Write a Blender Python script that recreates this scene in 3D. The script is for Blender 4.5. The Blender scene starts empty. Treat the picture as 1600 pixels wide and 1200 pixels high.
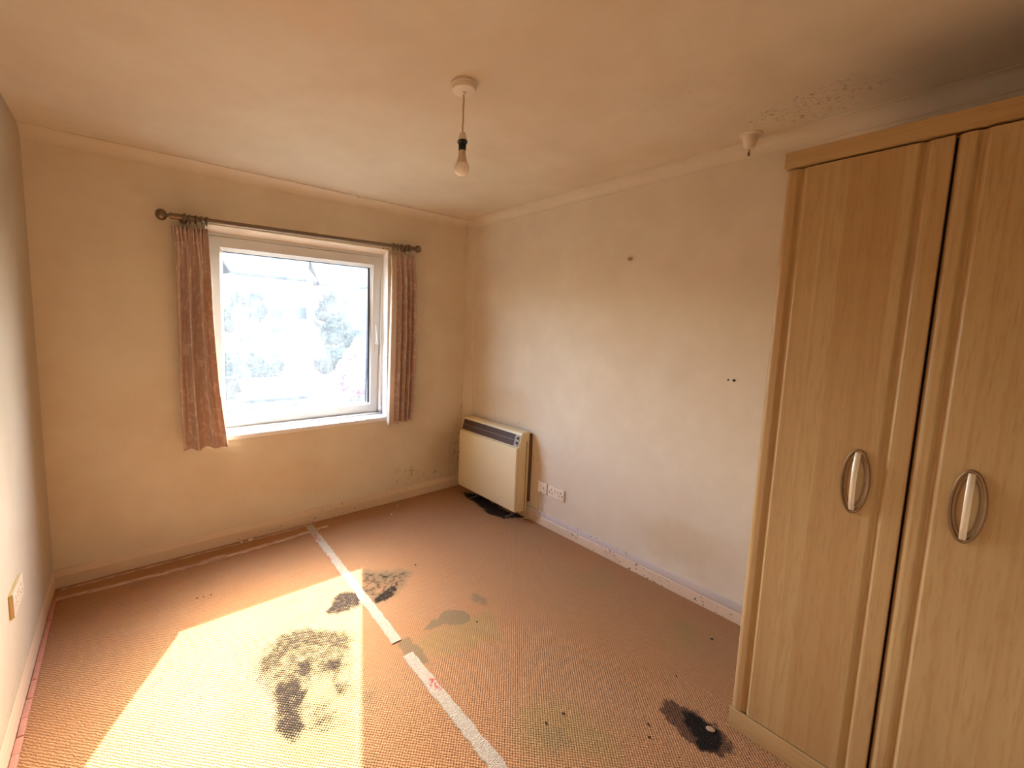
import bpy, bmesh, math, random
import numpy as np
from mathutils import Vector, Matrix, noise as mn

S = bpy.context.scene
C = S.collection
random.seed(7)

# ------------------------------------------------------------------ camera
CAM_Z = 1.4934
YAW, PITCH, ROLL = 0.6592, -0.1064, 0.0280
F_PX = 670.4
cam_d = bpy.data.cameras.new('camera')
cam = bpy.data.objects.new('camera', cam_d)
C.objects.link(cam)
cam_d.sensor_fit = 'HORIZONTAL'
cam_d.sensor_width = 36.0
cam_d.lens = F_PX / 1600 * 36.0
cam_d.shift_x = 81.57 / 1600
cam_d.shift_y = -20.47 / 1600
cam_d.clip_start = 0.02
cam_d.clip_end = 600
cy, sy = math.cos(YAW), math.sin(YAW)
Fv = Vector((sy * math.cos(PITCH), cy * math.cos(PITCH), math.sin(PITCH)))
R0 = Vector((cy, -sy, 0))
U0 = R0.cross(Fv)
Rv = R0 * math.cos(ROLL) + U0 * math.sin(ROLL)
Uv = -R0 * math.sin(ROLL) + U0 * math.cos(ROLL)
m3 = Matrix((Rv, Uv, -Fv)).transposed()
cam.matrix_world = Matrix.Translation((0, 0, CAM_Z)) @ m3.to_4x4()
S.camera = cam

# ------------------------------------------------------------------ light
SUN_DIR = Vector((-0.485, -1.0, -0.95)).normalized()
EXPOSURE = 2.42
SUN_STRENGTH = 5.6
SKY_STRENGTH = 0.88
sd = bpy.data.lights.new('sun', 'SUN')
sd.energy = SUN_STRENGTH
sd.color = (1.0, 0.93, 0.82)
sd.angle = math.radians(0.53)
so = bpy.data.objects.new('sun', sd)
so.rotation_euler = SUN_DIR.to_track_quat('-Z', 'Y').to_euler()
so.location = (6, 15, 12)
C.objects.link(so)

w = bpy.data.worlds.new('sky')
S.world = w
w.use_nodes = True
wn, wl = w.node_tree.nodes, w.node_tree.links
sky = wn.new('ShaderNodeTexSky')
sky.sky_type = 'NISHITA'
sky.sun_disc = False
sky.sun_elevation = math.asin(-SUN_DIR.z)
sky.sun_rotation = math.atan2(-SUN_DIR.x, -SUN_DIR.y)
sky.air_density = 1.0
sky.dust_density = 3.0
bg = wn['Background']
bg.inputs['Strength'].default_value = SKY_STRENGTH
wl.new(sky.outputs[0], bg.inputs['Color'])

pd = bpy.data.lights.new('window_portal', 'AREA')
pd.shape = 'RECTANGLE'
pd.size, pd.size_y = 1.3, 1.4
pd.cycles.is_portal = True
po = bpy.data.objects.new('window_portal', pd)
po.location = (1.02, 3.30, 1.39)
po.rotation_euler = (math.radians(-90), 0, 0)
C.objects.link(po)

S.view_settings.view_transform = 'Standard'
S.view_settings.look = 'None'
S.view_settings.exposure = EXPOSURE
S.view_settings.gamma = 1.0
S.view_settings.use_curve_mapping = False
S.cycles.max_bounces = 16
S.cycles.diffuse_bounces = 10
S.cycles.glossy_bounces = 4
S.cycles.transparent_max_bounces = 16
S.cycles.sample_clamp_indirect = 6.0
S.cycles.caustics_reflective = False
S.cycles.caustics_refractive = False


# ------------------------------------------------------------------ node helpers
class NT:
    def __init__(s, name):
        s.m = bpy.data.materials.new(name)
        s.m.use_nodes = True
        s.n, s.l = s.m.node_tree.nodes, s.m.node_tree.links
        s.b = s.n['Principled BSDF']
        s.out = s.n['Material Output']
        s._obj = s._geo = None

    def obj(s):
        if not s._obj:
            s._obj = s.n.new('ShaderNodeTexCoord').outputs['Object']
        return s._obj

    def pos(s):
        if not s._geo:
            s._geo = s.n.new('ShaderNodeNewGeometry').outputs['Position']
        return s._geo

    def put(s, sock, v):
        if hasattr(v, 'is_output'):
            s.l.new(v, sock)
        elif isinstance(v, (tuple, list)) and len(v) == 3 and sock.type == 'RGBA':
            sock.default_value = (*v, 1)
        else:
            sock.default_value = v

    def math(s, op, a, b=None, c=None, clamp=False):
        n = s.n.new('ShaderNodeMath')
        n.operation = op
        n.use_clamp = clamp
        for i, v in enumerate((a, b, c)):
            if v is not None:
                s.put(n.inputs[i], v)
        return n.outputs[0]

    def map(s, vec, scale=(1, 1, 1), loc=(0, 0, 0), rot=(0, 0, 0)):
        n = s.n.new('ShaderNodeMapping')
        s.put(n.inputs['Vector'], vec)
        n.inputs['Scale'].default_value = scale
        n.inputs['Location'].default_value = loc
        n.inputs['Rotation'].default_value = rot
        return n.outputs[0]

    def noise(s, vec, scale, detail=3, rough=0.55, dist=0.0, color=False):
        n = s.n.new('ShaderNodeTexNoise')
        s.put(n.inputs['Vector'], vec)
        n.inputs['Scale'].default_value = scale
        n.inputs['Detail'].default_value = detail
        n.inputs['Roughness'].default_value = rough
        n.inputs['Distortion'].default_value = dist
        return n.outputs['Color' if color else 'Fac']

    def wave(s, vec, scale, dist=0.0, detail=2, dscale=1.0, axis='X', kind='BANDS', prof='SIN'):
        n = s.n.new('ShaderNodeTexWave')
        s.put(n.inputs['Vector'], vec)
        n.wave_type = kind
        n.wave_profile = prof
        if kind == 'BANDS':
            n.bands_direction = axis
        else:
            n.rings_direction = axis
        n.inputs['Scale'].default_value = scale
        n.inputs['Distortion'].default_value = dist
        n.inputs['Detail'].default_value = detail
        n.inputs['Detail Scale'].default_value = dscale
        return n.outputs['Fac']

    def voro(s, vec, scale, feat='F1', out='Distance', rand=1.0):
        n = s.n.new('ShaderNodeTexVoronoi')
        s.put(n.inputs['Vector'], vec)
        n.feature = feat
        n.inputs['Scale'].default_value = scale
        n.inputs['Randomness'].default_value = rand
        return n.outputs[out]

    def step(s, v, a, b, lo=0.0, hi=1.0):
        n = s.n.new('ShaderNodeMapRange')
        n.interpolation_type = 'SMOOTHSTEP'
        s.put(n.inputs['Value'], v)
        for k, q in (('From Min', a), ('From Max', b), ('To Min', lo), ('To Max', hi)):
            n.inputs[k].default_value = q
        return n.outputs[0]

    def mix(s, f, a, b, mode='MIX'):
        n = s.n.new('ShaderNodeMix')
        n.data_type = 'RGBA'
        n.blend_type = mode
        s.put(n.inputs[0], f)
        s.put(n.inputs[6], a)
        s.put(n.inputs[7], b)
        return n.outputs[2]

    def bump(s, h, strength=0.3, dist=0.002):
        n = s.n.new('ShaderNodeBump')
        s.put(n.inputs['Height'], h)
        n.inputs['Strength'].default_value = strength
        n.inputs['Distance'].default_value = dist
        s.l.new(n.outputs[0], s.b.inputs['Normal'])
        return n

    def attr(s, name):
        n = s.n.new('ShaderNodeAttribute')
        n.attribute_name = name
        return n.outputs['Fac']

    def blob(s, c, r, soft=0.5, warp=None):
        """1 inside an ellipsoid patch at world point c, falling to 0 at radius r"""
        p = warp if warp is not None else s.pos()
        v = s.n.new('ShaderNodeVectorMath')
        v.operation = 'SUBTRACT'
        s.put(v.inputs[0], p)
        v.inputs[1].default_value = c
        d = s.n.new('ShaderNodeVectorMath')
        d.operation = 'DIVIDE'
        s.l.new(v.outputs[0], d.inputs[0])
        d.inputs[1].default_value = r
        q = s.n.new('ShaderNodeVectorMath')
        q.operation = 'LENGTH'
        s.l.new(d.outputs[0], q.inputs[0])
        return s.step(q.outputs['Value'], 1.0, 1.0 - soft)

    def fin(s, col=None, rough=0.6, metal=0.0, spec=0.4):
        if col is not None:
            s.put(s.b.inputs['Base Color'], col)
        s.put(s.b.inputs['Roughness'], rough)
        s.put(s.b.inputs['Metallic'], metal)
        s.b.inputs['Specular IOR Level'].default_value = spec
        return s.m


def plain(name, col, rough=0.5, metal=0.0, var=0.08, scale=30, spec=0.4, bump=0.0):
    t = NT(name)
    n = t.noise(t.obj(), scale, 4)
    c = t.mix(n, tuple(x * (1 - var) for x in col), tuple(min(1, x * (1 + var)) for x in col))
    if bump:
        t.bump(n, bump, 0.002)
    return t.fin(c, rough, metal, spec)


# ------------------------------------------------------------------ materials
WALL_A, WALL_B = (0.74, 0.665, 0.53), (0.67, 0.58, 0.445)


def wall_mat(name, a=WALL_A, b=WALL_B, mould=(), spots=(), damp=()):
    t = NT(name)
    p = t.pos()
    n1 = t.noise(p, 1.1, 4, 0.6)
    n2 = t.noise(p, 6.0, 4, 0.6)
    f = t.step(t.math('ADD', t.math('MULTIPLY', n1, 0.7), t.math('MULTIPLY', n2, 0.3)), 0.36, 0.66)
    c = t.mix(f, b, a)
    sc = t.step(t.noise(p, 38, 5, 0.7), 0.66, 0.74)
    c = t.mix(t.math('MULTIPLY', sc, 0.22), c, (0.50, 0.34, 0.2))
    wv = t.n.new('ShaderNodeVectorMath')
    wv.operation = 'MULTIPLY_ADD'
    t.l.new(t.noise(p, 7, 4, 0.6, color=True), wv.inputs[0])
    wv.inputs[1].default_value = (0.25, 0.25, 0.25)
    sub = t.n.new('ShaderNodeVectorMath')
    sub.operation = 'SUBTRACT'
    t.l.new(p, sub.inputs[0])
    sub.inputs[1].default_value = (0.125, 0.125, 0.125)
    t.l.new(sub.outputs[0], wv.inputs[2])
    warp = wv.outputs[0]
    for cc, r, k, col in damp:
        c = t.mix(t.math('MULTIPLY', t.blob(cc, r, 0.7, warp), k), c, col)
    sp = t.step(t.noise(p, 55, 5, 0.75), 0.52, 0.63)
    sp2 = t.step(t.noise(p, 14, 4, 0.7), 0.45, 0.62)
    for cc, r, k in mould:
        m = t.blob(cc, r, 0.85, warp)
        m = t.math('MULTIPLY', m, t.math('MAXIMUM', t.math('MULTIPLY', sp, sp2), t.math('MULTIPLY', sp, 0.35)))
        c = t.mix(t.math('MULTIPLY', m, k), c, (0.07, 0.05, 0.035))
    for cc, r, k, col in spots:
        c = t.mix(t.math('MULTIPLY', t.blob(cc, r, 0.5), k), c, col)
    t.bump(t.math('ADD', t.math('MULTIPLY', t.noise(p, 90, 4, 0.6), 0.5), t.noise(p, 9, 3, 0.5)), 0.22, 0.004)
    return t.fin(c, 0.75, 0, 0.25)


M = {}
M['wall_back'] = wall_mat('wall_back_paint', a=(0.765, 0.695, 0.555), b=(0.70, 0.605, 0.465),
    mould=[((1.87, 3.08, 0.20), (0.17, 0.3, 0.12), 1.0), ((2.10, 3.08, 0.15), (0.24, 0.3, 0.11), 0.8),
           ((2.38, 3.08, 0.32), (0.19, 0.3, 0.36), 1.0), ((2.44, 3.08, 0.66), (0.10, 0.3, 0.38), 0.9),
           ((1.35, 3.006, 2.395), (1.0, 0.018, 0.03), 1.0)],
    damp=[((1.0, 3.08, 0.35), (0.5, 0.4, 0.2), 0.25, (0.66, 0.45, 0.27)),
          ((2.3, 3.08, 0.3), (0.35, 0.4, 0.4), 0.35, (0.42, 0.29, 0.15))])
M['wall_right'] = wall_mat('wall_right_paint',
    mould=[((2.44, 2.95, 0.70), (0.3, 0.2, 0.12), 0.5), ((2.44, 2.45, 0.70), (0.3, 0.5, 0.07), 0.5)],
    damp=[((2.44, 1.05, 0.30), (0.3, 0.35, 0.18), 0.5, (0.56, 0.43, 0.25)),
          ((2.44, 2.45, 0.80), (0.3, 0.35, 0.30), 0.35, (0.58, 0.42, 0.22)),
          ((2.44, 2.10, 0.45), (0.3, 0.10, 0.25), 0.4, (0.60, 0.43, 0.24))])
M['wall_left'] = wall_mat('wall_left_dimmed_paint', a=(0.54, 0.475, 0.365), b=(0.49, 0.42, 0.31),  # base colour darkened on this wall to offset strong bounce light
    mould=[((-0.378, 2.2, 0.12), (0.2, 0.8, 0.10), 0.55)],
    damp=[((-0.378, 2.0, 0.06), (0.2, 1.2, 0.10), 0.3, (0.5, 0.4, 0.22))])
M['wall_rear'] = wall_mat('wall_rear_paint')
M['ceiling'] = wall_mat('ceiling_paint', a=(0.74, 0.675, 0.54), b=(0.68, 0.59, 0.45),
    mould=[((2.20, 0.62, 2.4), (0.19, 0.34, 0.3), 1.0), ((2.16, 0.42, 2.4), (0.15, 0.2, 0.3), 0.6),
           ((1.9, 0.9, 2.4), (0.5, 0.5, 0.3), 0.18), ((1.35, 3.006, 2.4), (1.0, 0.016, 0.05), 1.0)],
    damp=[((0.46, 1.38, 2.4), (0.2, 0.15, 0.2), 0.35, (0.80, 0.60, 0.46))])


def carpet_mat():
    t = NT('carpet_loop_pile')
    p = t.pos()
    sx = t.n.new('ShaderNodeSeparateXYZ')
    t.put(sx.inputs[0], p)
    jit = t.noise(p, 60, 2)
    P = 0.0135
    k = 2 * math.pi / P
    jx = t.math('MULTIPLY', t.math('SUBTRACT', jit, 0.5), 4.0)
    a = t.math('SINE', t.math('ADD', t.math('MULTIPLY', sx.outputs[0], k), jx))
    b = t.math('SINE', t.math('ADD', t.math('MULTIPLY', sx.outputs[1], k), jx))
    weave = t.math('ADD', t.math('MULTIPLY', t.math('MULTIPLY', a, b), 0.5), 0.5)
    fib = t.noise(p, 420, 3, 0.7)
    big = t.noise(p, 1.6, 4, 0.6)
    mid = t.noise(p, 9, 4, 0.65)
    c = t.mix(weave, (0.39, 0.193, 0.085), (0.58, 0.31, 0.146))
    c = t.mix(t.step(fib, 0.35, 0.7, 0, 0.6), c, (0.40, 0.20, 0.10))
    c = t.mix(t.step(t.noise(p, 130, 3, 0.7), 0.5, 0.72, 0, 0.45), c, (0.33, 0.165, 0.085))
    c = t.mix(t.step(big, 0.35, 0.7, 0, 0.35), c, (0.42, 0.27, 0.16))
    brk = t.math('MULTIPLY', t.math('SUBTRACT', mid, 0.5), 1.1)
    def lay(name, lo=0.25, hi=0.75, wv=0.0):
        v = t.math('ADD', t.attr(name), t.math('MULTIPLY', brk, t.step(t.attr(name), 0.02, 0.25)))
        if wv:
            v = t.math('SUBTRACT', v, t.math('MULTIPLY', t.math('SUBTRACT', weave, 0.5), wv))
        return t.step(v, lo, hi)
    c = t.mix(t.math('MULTIPLY', lay('halo', 0.1, 0.9), 0.75), c, (0.36, 0.215, 0.085))
    c = t.mix(t.math('MULTIPLY', lay('tan', 0.1, 0.9), 0.75), c, (0.38, 0.25, 0.105))
    c = t.mix(t.math('MULTIPLY', lay('grey', 0.15, 0.8), 0.8), c, (0.235, 0.175, 0.10))
    fine = t.noise(p, 32, 4, 0.7)
    def mould(name, wv, ns, lo, hi, c, dark, k=0.96):
        v = t.math('ADD', t.attr(name), t.math('MULTIPLY', t.math('SUBTRACT', fine, 0.5),
                                               t.math('MULTIPLY', t.step(t.attr(name), 0.02, 0.2), ns)))
        v = t.math('SUBTRACT', v, t.math('MULTIPLY', t.math('SUBTRACT', weave, 0.45), wv))
        return t.mix(t.math('MULTIPLY', t.step(v, lo, hi), k), c, dark)
    c = mould('scorch', 0.25, 2.0, 0.10, 0.55, c, (0.085, 0.042, 0.030), 0.85)
    c = mould('mold', 0.85, 1.5, 0.22, 0.62, c, (0.012, 0.0115, 0.012))
    c = mould('black', 0.30, 1.5, 0.30, 0.75, c, (0.016, 0.013, 0.012))
    h = t.math('ADD', weave, t.math('MULTIPLY', fib, 0.5))
    t.bump(h, 0.75, 0.006)
    return t.fin(c, 0.95, 0, 0.1)


M['carpet'] = carpet_mat()


def wood_mat(name, tone=1.0, axis=2, seed=0.0):
    t = NT(name)
    o = t.obj()
    st = [7.0, 7.0, 7.0]
    st[axis] = 0.55
    info = t.n.new('ShaderNodeObjectInfo').outputs['Random']
    v = t.map(o, tuple(st), (seed, seed * 1.7, seed * 0.3))
    g1 = t.noise(v, 1.4, 4, 0.55, 0.6)
    g2 = t.noise(t.map(o, tuple(x * 6 for x in st)), 3.0, 5, 0.65)
    # laminate staves: one tone per strip
    sp = t.n.new('ShaderNodeSeparateXYZ')
    t.put(sp.inputs[0], o)
    cr = sp.outputs['Y'] if axis == 2 else sp.outputs['Z']
    idx = t.math('FLOOR', t.math('MULTIPLY', t.math('ADD', cr, t.math('MULTIPLY', t.noise(t.map(o, (0.2,) * 3), 2.0, 1), 0.05)), 17.0))
    wn_ = t.n.new('ShaderNodeTexWhiteNoise')
    wn_.noise_dimensions = '1D'
    t.put(wn_.inputs['W'], t.math('ADD', idx, seed))
    rng = t.wave(t.map(o, (st[0] * .8, st[1] * .8, st[2] * .55)), 1.1, 6.0, 3, 0.9, axis='Y', prof='SAW')
    c = t.mix(g1, (0.42, 0.285, 0.122), (0.57, 0.42, 0.212))
    c = t.mix(t.math('MULTIPLY', wn_.outputs['Value'], 0.65), c, (0.42, 0.255, 0.105))
    c = t.mix(t.step(g2, 0.45, 0.72, 0, 0.5), c, (0.36, 0.20, 0.075))
    c = t.mix(t.step(rng, 0.66, 1.0, 0, 0.5), c, (0.42, 0.25, 0.11))
    c = t.mix(1 - tone if tone < 1 else 0.0, c, (0, 0, 0))
    t.bump(g2, 0.06, 0.001)
    return t.fin(c, 0.42, 0, 0.4)


M['wood'] = wood_mat('maple_laminate')
M['wood_side'] = wood_mat('maple_laminate_long', axis=1, seed=3.1)
M['dark_gap'] = plain('dark_gap', (0.035, 0.022, 0.018), 0.9)


def upvc():
    t = NT('white_upvc')
    p = t.pos()
    c = t.mix(t.noise(p, 14, 4), (0.71, 0.72, 0.70), (0.77, 0.78, 0.765))
    d = t.step(t.noise(p, 40, 4, 0.7), 0.4, 0.6)
    b = t.math('MAXIMUM', t.blob((1.63, 3.17, 0.755), (0.045, 0.08, 0.03), 0.8),
               t.math('MULTIPLY', t.blob((1.645, 3.16, 0.86), (0.02, 0.06, 0.2), 0.8), 0.7))
    c = t.mix(t.math('MULTIPLY', b, t.math('ADD', t.math('MULTIPLY', d, 0.5), 0.45)), c, (0.06, 0.055, 0.045))
    return t.fin(c, 0.3, 0, 0.5)


M['upvc'] = upvc()
M['sill'] = plain('sill_gloss_paint', (0.84, 0.82, 0.78), 0.35, var=0.04)
M['gasket'] = plain('rubber_gasket', (0.03, 0.035, 0.045), 0.7)
M['reveal'] = plain('reveal_paint', (0.72, 0.60, 0.46), 0.7, var=0.05, scale=12)
M['white_plastic'] = plain('white_plastic', (0.78, 0.70, 0.58), 0.4, var=0.05)
M['yellow_plastic'] = plain('yellowed_plastic', (0.70, 0.52, 0.18), 0.45)
M['socket'] = plain('socket_plastic', (0.80, 0.68, 0.53), 0.35, var=0.05)
M['black_plastic'] = plain('black_plastic', (0.012, 0.011, 0.011), 0.4)
M['hole'] = plain('socket_hole', (0.02, 0.016, 0.012), 0.9)
M['dull_plate'] = plain('dull_plate', (0.60, 0.51, 0.39), 0.45, var=0.12, scale=18)
M['pin_pale'] = plain('dusty_pin_hole', (0.30, 0.22, 0.14), 0.9)
M['heater'] = plain('heater_enamel', (0.78, 0.66, 0.40), 0.38, var=0.05, scale=5)
M['heater_back'] = plain('heater_back_metal', (0.16, 0.09, 0.055), 0.7)
M['grille'] = plain('heater_grille_metal', (0.055, 0.04, 0.033), 0.55)
M['grille_bar'] = plain('heater_grille_bar', (0.30, 0.24, 0.17), 0.4)
M['feet'] = plain('heater_foot_metal', (0.16, 0.14, 0.12), 0.45, 0.5)
M['cord'] = plain('aged_flex', (0.55, 0.42, 0.24), 0.6)
M['flex_grey'] = plain('heater_flex', (0.50, 0.38, 0.22), 0.6)
M['pole'] = plain('antique_pole_metal', (0.23, 0.17, 0.12), 0.32, 0.75, var=0.25, scale=60)
M['brass'] = plain('aged_handle_metal', (0.27, 0.17, 0.09), 0.45, 0.5, var=0.15)
M['nickel'] = plain('brushed_nickel', (0.78, 0.70, 0.56), 0.45, 0.45, var=0.1, scale=80)
M['tape_edge'] = plain('edge_binding', (0.52, 0.24, 0.17), 0.85, var=0.18, scale=40, bump=0.4)


def base_mat(name, specks, ca=(0.66, 0.51, 0.36), cb=(0.76, 0.61, 0.44)):
    t = NT(name)
    p = t.pos()
    c = t.mix(t.noise(p, 5, 4), ca, cb)
    sp = t.step(t.noise(p, 48, 3, 0.6), 0.62, 0.66)
    for cc, r, k in specks:
        c = t.mix(t.math('MULTIPLY', t.math('MULTIPLY', t.blob(cc, r, 0.8), sp), k), c, (0.06, 0.04, 0.025))
    return t.fin(c, 0.35, 0, 0.5)


M['base_right'] = base_mat('skirting_paint_right', [((2.43, 1.55, 0.06), (0.2, 0.5, 0.2), 0.95), ((2.43, 1.0, 0.02), (0.2, 0.7, 0.06), 0.9)])
M['trunking'] = base_mat('trunking_plastic', [((2.43, 1.6, 0.10), (0.2, 0.35, 0.05), 0.95)], (0.60, 0.535, 0.49), (0.66, 0.595, 0.55))
M['base_back'] = base_mat('skirting_paint_back', [((1.6, 3.07, 0.08), (0.9, 0.2, 0.06), 0.5), ((1.0, 3.07, 0.02), (0.8, 0.2, 0.04), 0.8)])
M['base_left'] = base_mat('skirting_paint_left', [((-0.37, 2.2, 0.0), (0.2, 1.0, 0.05), 0.7)])


def tape_mat():
    t = NT('frayed_seam_tape')
    p = t.pos()
    n = t.noise(p, 120, 4, 0.7)
    w_ = t.wave(p, 55, 9, 3, 2.0, axis='Y')
    c = t.mix(t.step(t.math('MULTIPLY', n, w_), 0.08, 0.4), (0.34, 0.26, 0.18), (0.62, 0.555, 0.45))
    r = t.math('MAXIMUM', t.blob((0.948, 1.435 - 0.10, 0), (0.025, 0.05, 0.05), 0.4), t.blob((0.975, 2.82, 0), (0.02, 0.09, 0.05), 0.6))
    r = t.math('MAXIMUM', r, t.blob((0.955, 2.55, 0), (0.012, 0.08, 0.05), 0.6))
    c = t.mix(t.math('MULTIPLY', r, t.step(t.noise(p, 70, 3), 0.42, 0.58)), c, (0.50, 0.09, 0.06))
    t.bump(t.math('MULTIPLY', n, w_), 0.8, 0.004)
    return t.fin(c, 0.6, 0, 0.3)


M['tape'] = tape_mat()


def wall_tape_mat():
    t = NT('old_edge_tape')
    p = t.pos()
    n = t.noise(t.map(p, (0.15, 1, 1)), 130, 4, 0.7)
    c = t.mix(t.step(n, 0.38, 0.6), (0.42, 0.235, 0.15), (0.66, 0.48, 0.36))
    return t.fin(c, 0.8, 0, 0.2)


M['wall_tape'] = wall_tape_mat()


def curtain_mat(name, base, light, tr):
    t = NT(name)
    o = t.n.new('ShaderNodeTexCoord').outputs['UV']
    # scrolling leaf pattern: curved thin ribbons from warped rings
    cell = t.map(o, (1, 1, 1))
    wp = t.n.new('ShaderNodeVectorMath')
    wp.operation = 'MULTIPLY_ADD'
    t.l.new(t.noise(cell, 11, 2, 0.5, color=True), wp.inputs[0])
    wp.inputs[1].default_value = (0.07, 0.07, 0.0)
    t.l.new(cell, wp.inputs[2])
    d = t.voro(wp.outputs[0], 9.5, 'F1')
    ring = t.math('ABSOLUTE', t.math('SUBTRACT', d, 0.42))
    s1 = t.step(ring, 0.085, 0.03)
    gate = t.step(t.noise(cell, 15, 1), 0.42, 0.50)
    leaf = t.step(t.noise(wp.outputs[0], 26, 1), 0.58, 0.64)
    f = t.math('MAXIMUM', t.math('MULTIPLY', s1, gate), t.math('MULTIPLY', leaf, 0.7))
    c = t.mix(t.math('MULTIPLY', f, 0.8), base, light)
    c = t.mix(t.math('MULTIPLY', t.noise(t.map(o, (1, .08, 1)), 300, 2), 0.15), c, (0.2, 0.1, 0.06))
    t.fin(c, 0.85, 0, 0.15)
    tl = t.n.new('ShaderNodeBsdfTranslucent')
    t.l.new(c, tl.inputs['Color'])
    mx = t.n.new('ShaderNodeMixShader')
    mx.inputs[0].default_value = tr
    t.l.new(t.b.outputs[0], mx.inputs[1])
    t.l.new(tl.outputs[0], mx.inputs[2])
    t.l.new(mx.outputs[0], t.out.inputs[0])
    return t.m


M['curtain'] = curtain_mat('scroll_print_cotton', (0.68, 0.515, 0.44), (0.86, 0.75, 0.65), 0.2)
M['lining'] = curtain_mat('curtain_lining', (0.84, 0.71, 0.57), (0.88, 0.78, 0.66), 0.5)


def pane_mat():
    t = NT('grimy_glass')
    p = t.pos()
    st = t.noise(t.map(p, (1, 1, 0.25)), 26, 4, 0.7)
    bl = t.noise(p, 3.5, 4, 0.6)
    f = t.math('MULTIPLY', t.step(st, 0.25, 0.75, 0.5, 1.0), t.step(bl, 0.3, 0.7, 0.030, 0.062))
    tr = t.n.new('ShaderNodeBsdfTransparent')
    tr.inputs[0].default_value = (0.95, 0.97, 0.97, 1)
    df = t.n.new('ShaderNodeBsdfTranslucent')
    df.inputs[0].default_value = (0.80, 0.88, 0.96, 1)
    gl = t.n.new('ShaderNodeBsdfGlossy')
    gl.inputs['Roughness'].default_value = 0.03
    m1 = t.n.new('ShaderNodeMixShader')
    t.l.new(f, m1.inputs[0])
    t.l.new(tr.outputs[0], m1.inputs[1])
    t.l.new(df.outputs[0], m1.inputs[2])
    m2 = t.n.new('ShaderNodeMixShader')
    m2.inputs[0].default_value = 0.04
    t.l.new(m1.outputs[0], m2.inputs[1])
    t.l.new(gl.outputs[0], m2.inputs[2])
    t.l.new(m2.outputs[0], t.out.inputs[0])
    return t.m


M['pane'] = pane_mat()


M['bulb_base'] = plain('bulb_base_plastic', (0.64, 0.53, 0.40), 0.45)


def bulb_mat():
    t = NT('opal_bulb')
    t.b.inputs['Subsurface Weight'].default_value = 0.2
    t.b.inputs['Subsurface Radius'].default_value = (0.02, 0.02, 0.02)
    return t.fin((0.92, 0.85, 0.76), 0.12, 0, 0.5)


M['bulb'] = bulb_mat()
# outdoors
M['grass'] = plain('hillside_grass', (0.045, 0.050, 0.040), 0.9, var=0.6, scale=1.4)
M['render_wall'] = plain('pale_render', (0.30, 0.30, 0.30), 0.9, var=0.06, scale=2)
M['slate'] = plain('slate_roof', (0.07, 0.075, 0.09), 0.95, spec=0.1, var=0.25, scale=4)
M['out_glass'] = plain('dark_window_glass', (0.06, 0.08, 0.1), 0.1)
M['leaf'] = plain('tree_leaves', (0.04, 0.055, 0.045), 0.9, spec=0.1, var=0.4, scale=3)
M['pink_leaf'] = plain('pink_blossom', (0.26, 0.13, 0.19), 0.9, var=0.3, scale=6)
M['reed'] = plain('dry_reed', (0.035, 0.038, 0.04), 0.95, spec=0.05, var=0.5, scale=9)
M['bark'] = plain('bark', (0.12, 0.09, 0.07), 0.9, var=0.3)
M['stone'] = plain('garden_stone', (0.15, 0.15, 0.15), 0.9, var=0.3, scale=5)
M['shed_felt'] = plain('shed_felt', (0.05, 0.06, 0.08), 0.95, spec=0.1, var=0.25, scale=6)
M['shed_wood'] = plain('shed_boards', (0.25, 0.19, 0.13), 0.85, var=0.2, scale=6)


# ------------------------------------------------------------------ mesh helpers
def link(name, bm, mat, parent=None, smooth=False, loc=None):
    me = bpy.data.meshes.new(name)
    bmesh.ops.recalc_face_normals(bm, faces=bm.faces[:])
    bm.to_mesh(me)
    bm.free()
    if smooth:
        me.polygons.foreach_set('use_smooth', [True] * len(me.polygons))
        try:
            me.set_sharp_from_angle(angle=math.radians(38))
        except Exception:
            pass
    me.materials.append(mat)
    o = bpy.data.objects.new(name, me)
    C.objects.link(o)
    if parent:
        o.parent = parent
    if loc:
        o.location = loc
    return o


def empty(name, loc=(0, 0, 0), parent=None):
    o = bpy.data.objects.new(name, None)
    o.empty_display_size = 0.05
    o.location = loc
    C.objects.link(o)
    if parent:
        o.parent = parent
    return o


def tag(o, label=None, cat=None, group=None, kind=None):
    if label:
        o['label'] = label
    if cat:
        o['category'] = cat
    if group:
        o['group'] = group
    if kind:
        o['kind'] = kind
    return o


def box(bm, x0, x1, y0, y1, z0, z1, bev=0.0, seg=2):
    v = [bm.verts.new(p) for p in ((x0, y0, z0), (x1, y0, z0), (x1, y1, z0), (x0, y1, z0),
                                   (x0, y0, z1), (x1, y0, z1), (x1, y1, z1), (x0, y1, z1))]
    fs = [bm.faces.new([v[i] for i in q]) for q in ((0, 3, 2, 1), (4, 5, 6, 7), (0, 1, 5, 4), (1, 2, 6, 5), (2, 3, 7, 6), (3, 0, 4, 7))]
    if bev:
        es = list({e for f in fs for e in f.edges})
        bmesh.ops.bevel(bm, geom=es, offset=bev, segments=seg, affect='EDGES', profile=0.6)
    return v


def lathe(bm, prof, c, axis=(0, 0, 1), n=24, close=True):
    """prof: (radius, height) pairs along axis from c"""
    ax = Vector(axis).normalized()
    t = ax.orthogonal().normalized()
    b = ax.cross(t)
    c = Vector(c)
    rings = []
    for r, h in prof:
        rings.append([bm.verts.new(c + ax * h + (t * math.cos(2 * math.pi * k / n) + b * math.sin(2 * math.pi * k / n)) * max(r, 1e-5)) for k in range(n)])
    for a, d in zip(rings, rings[1:]):
        for k in range(n):
            bm.faces.new((a[k], a[(k + 1) % n], d[(k + 1) % n], d[k]))
    if close:
        bm.faces.new(rings[0][::-1])
        bm.faces.new(rings[-1])


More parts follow.
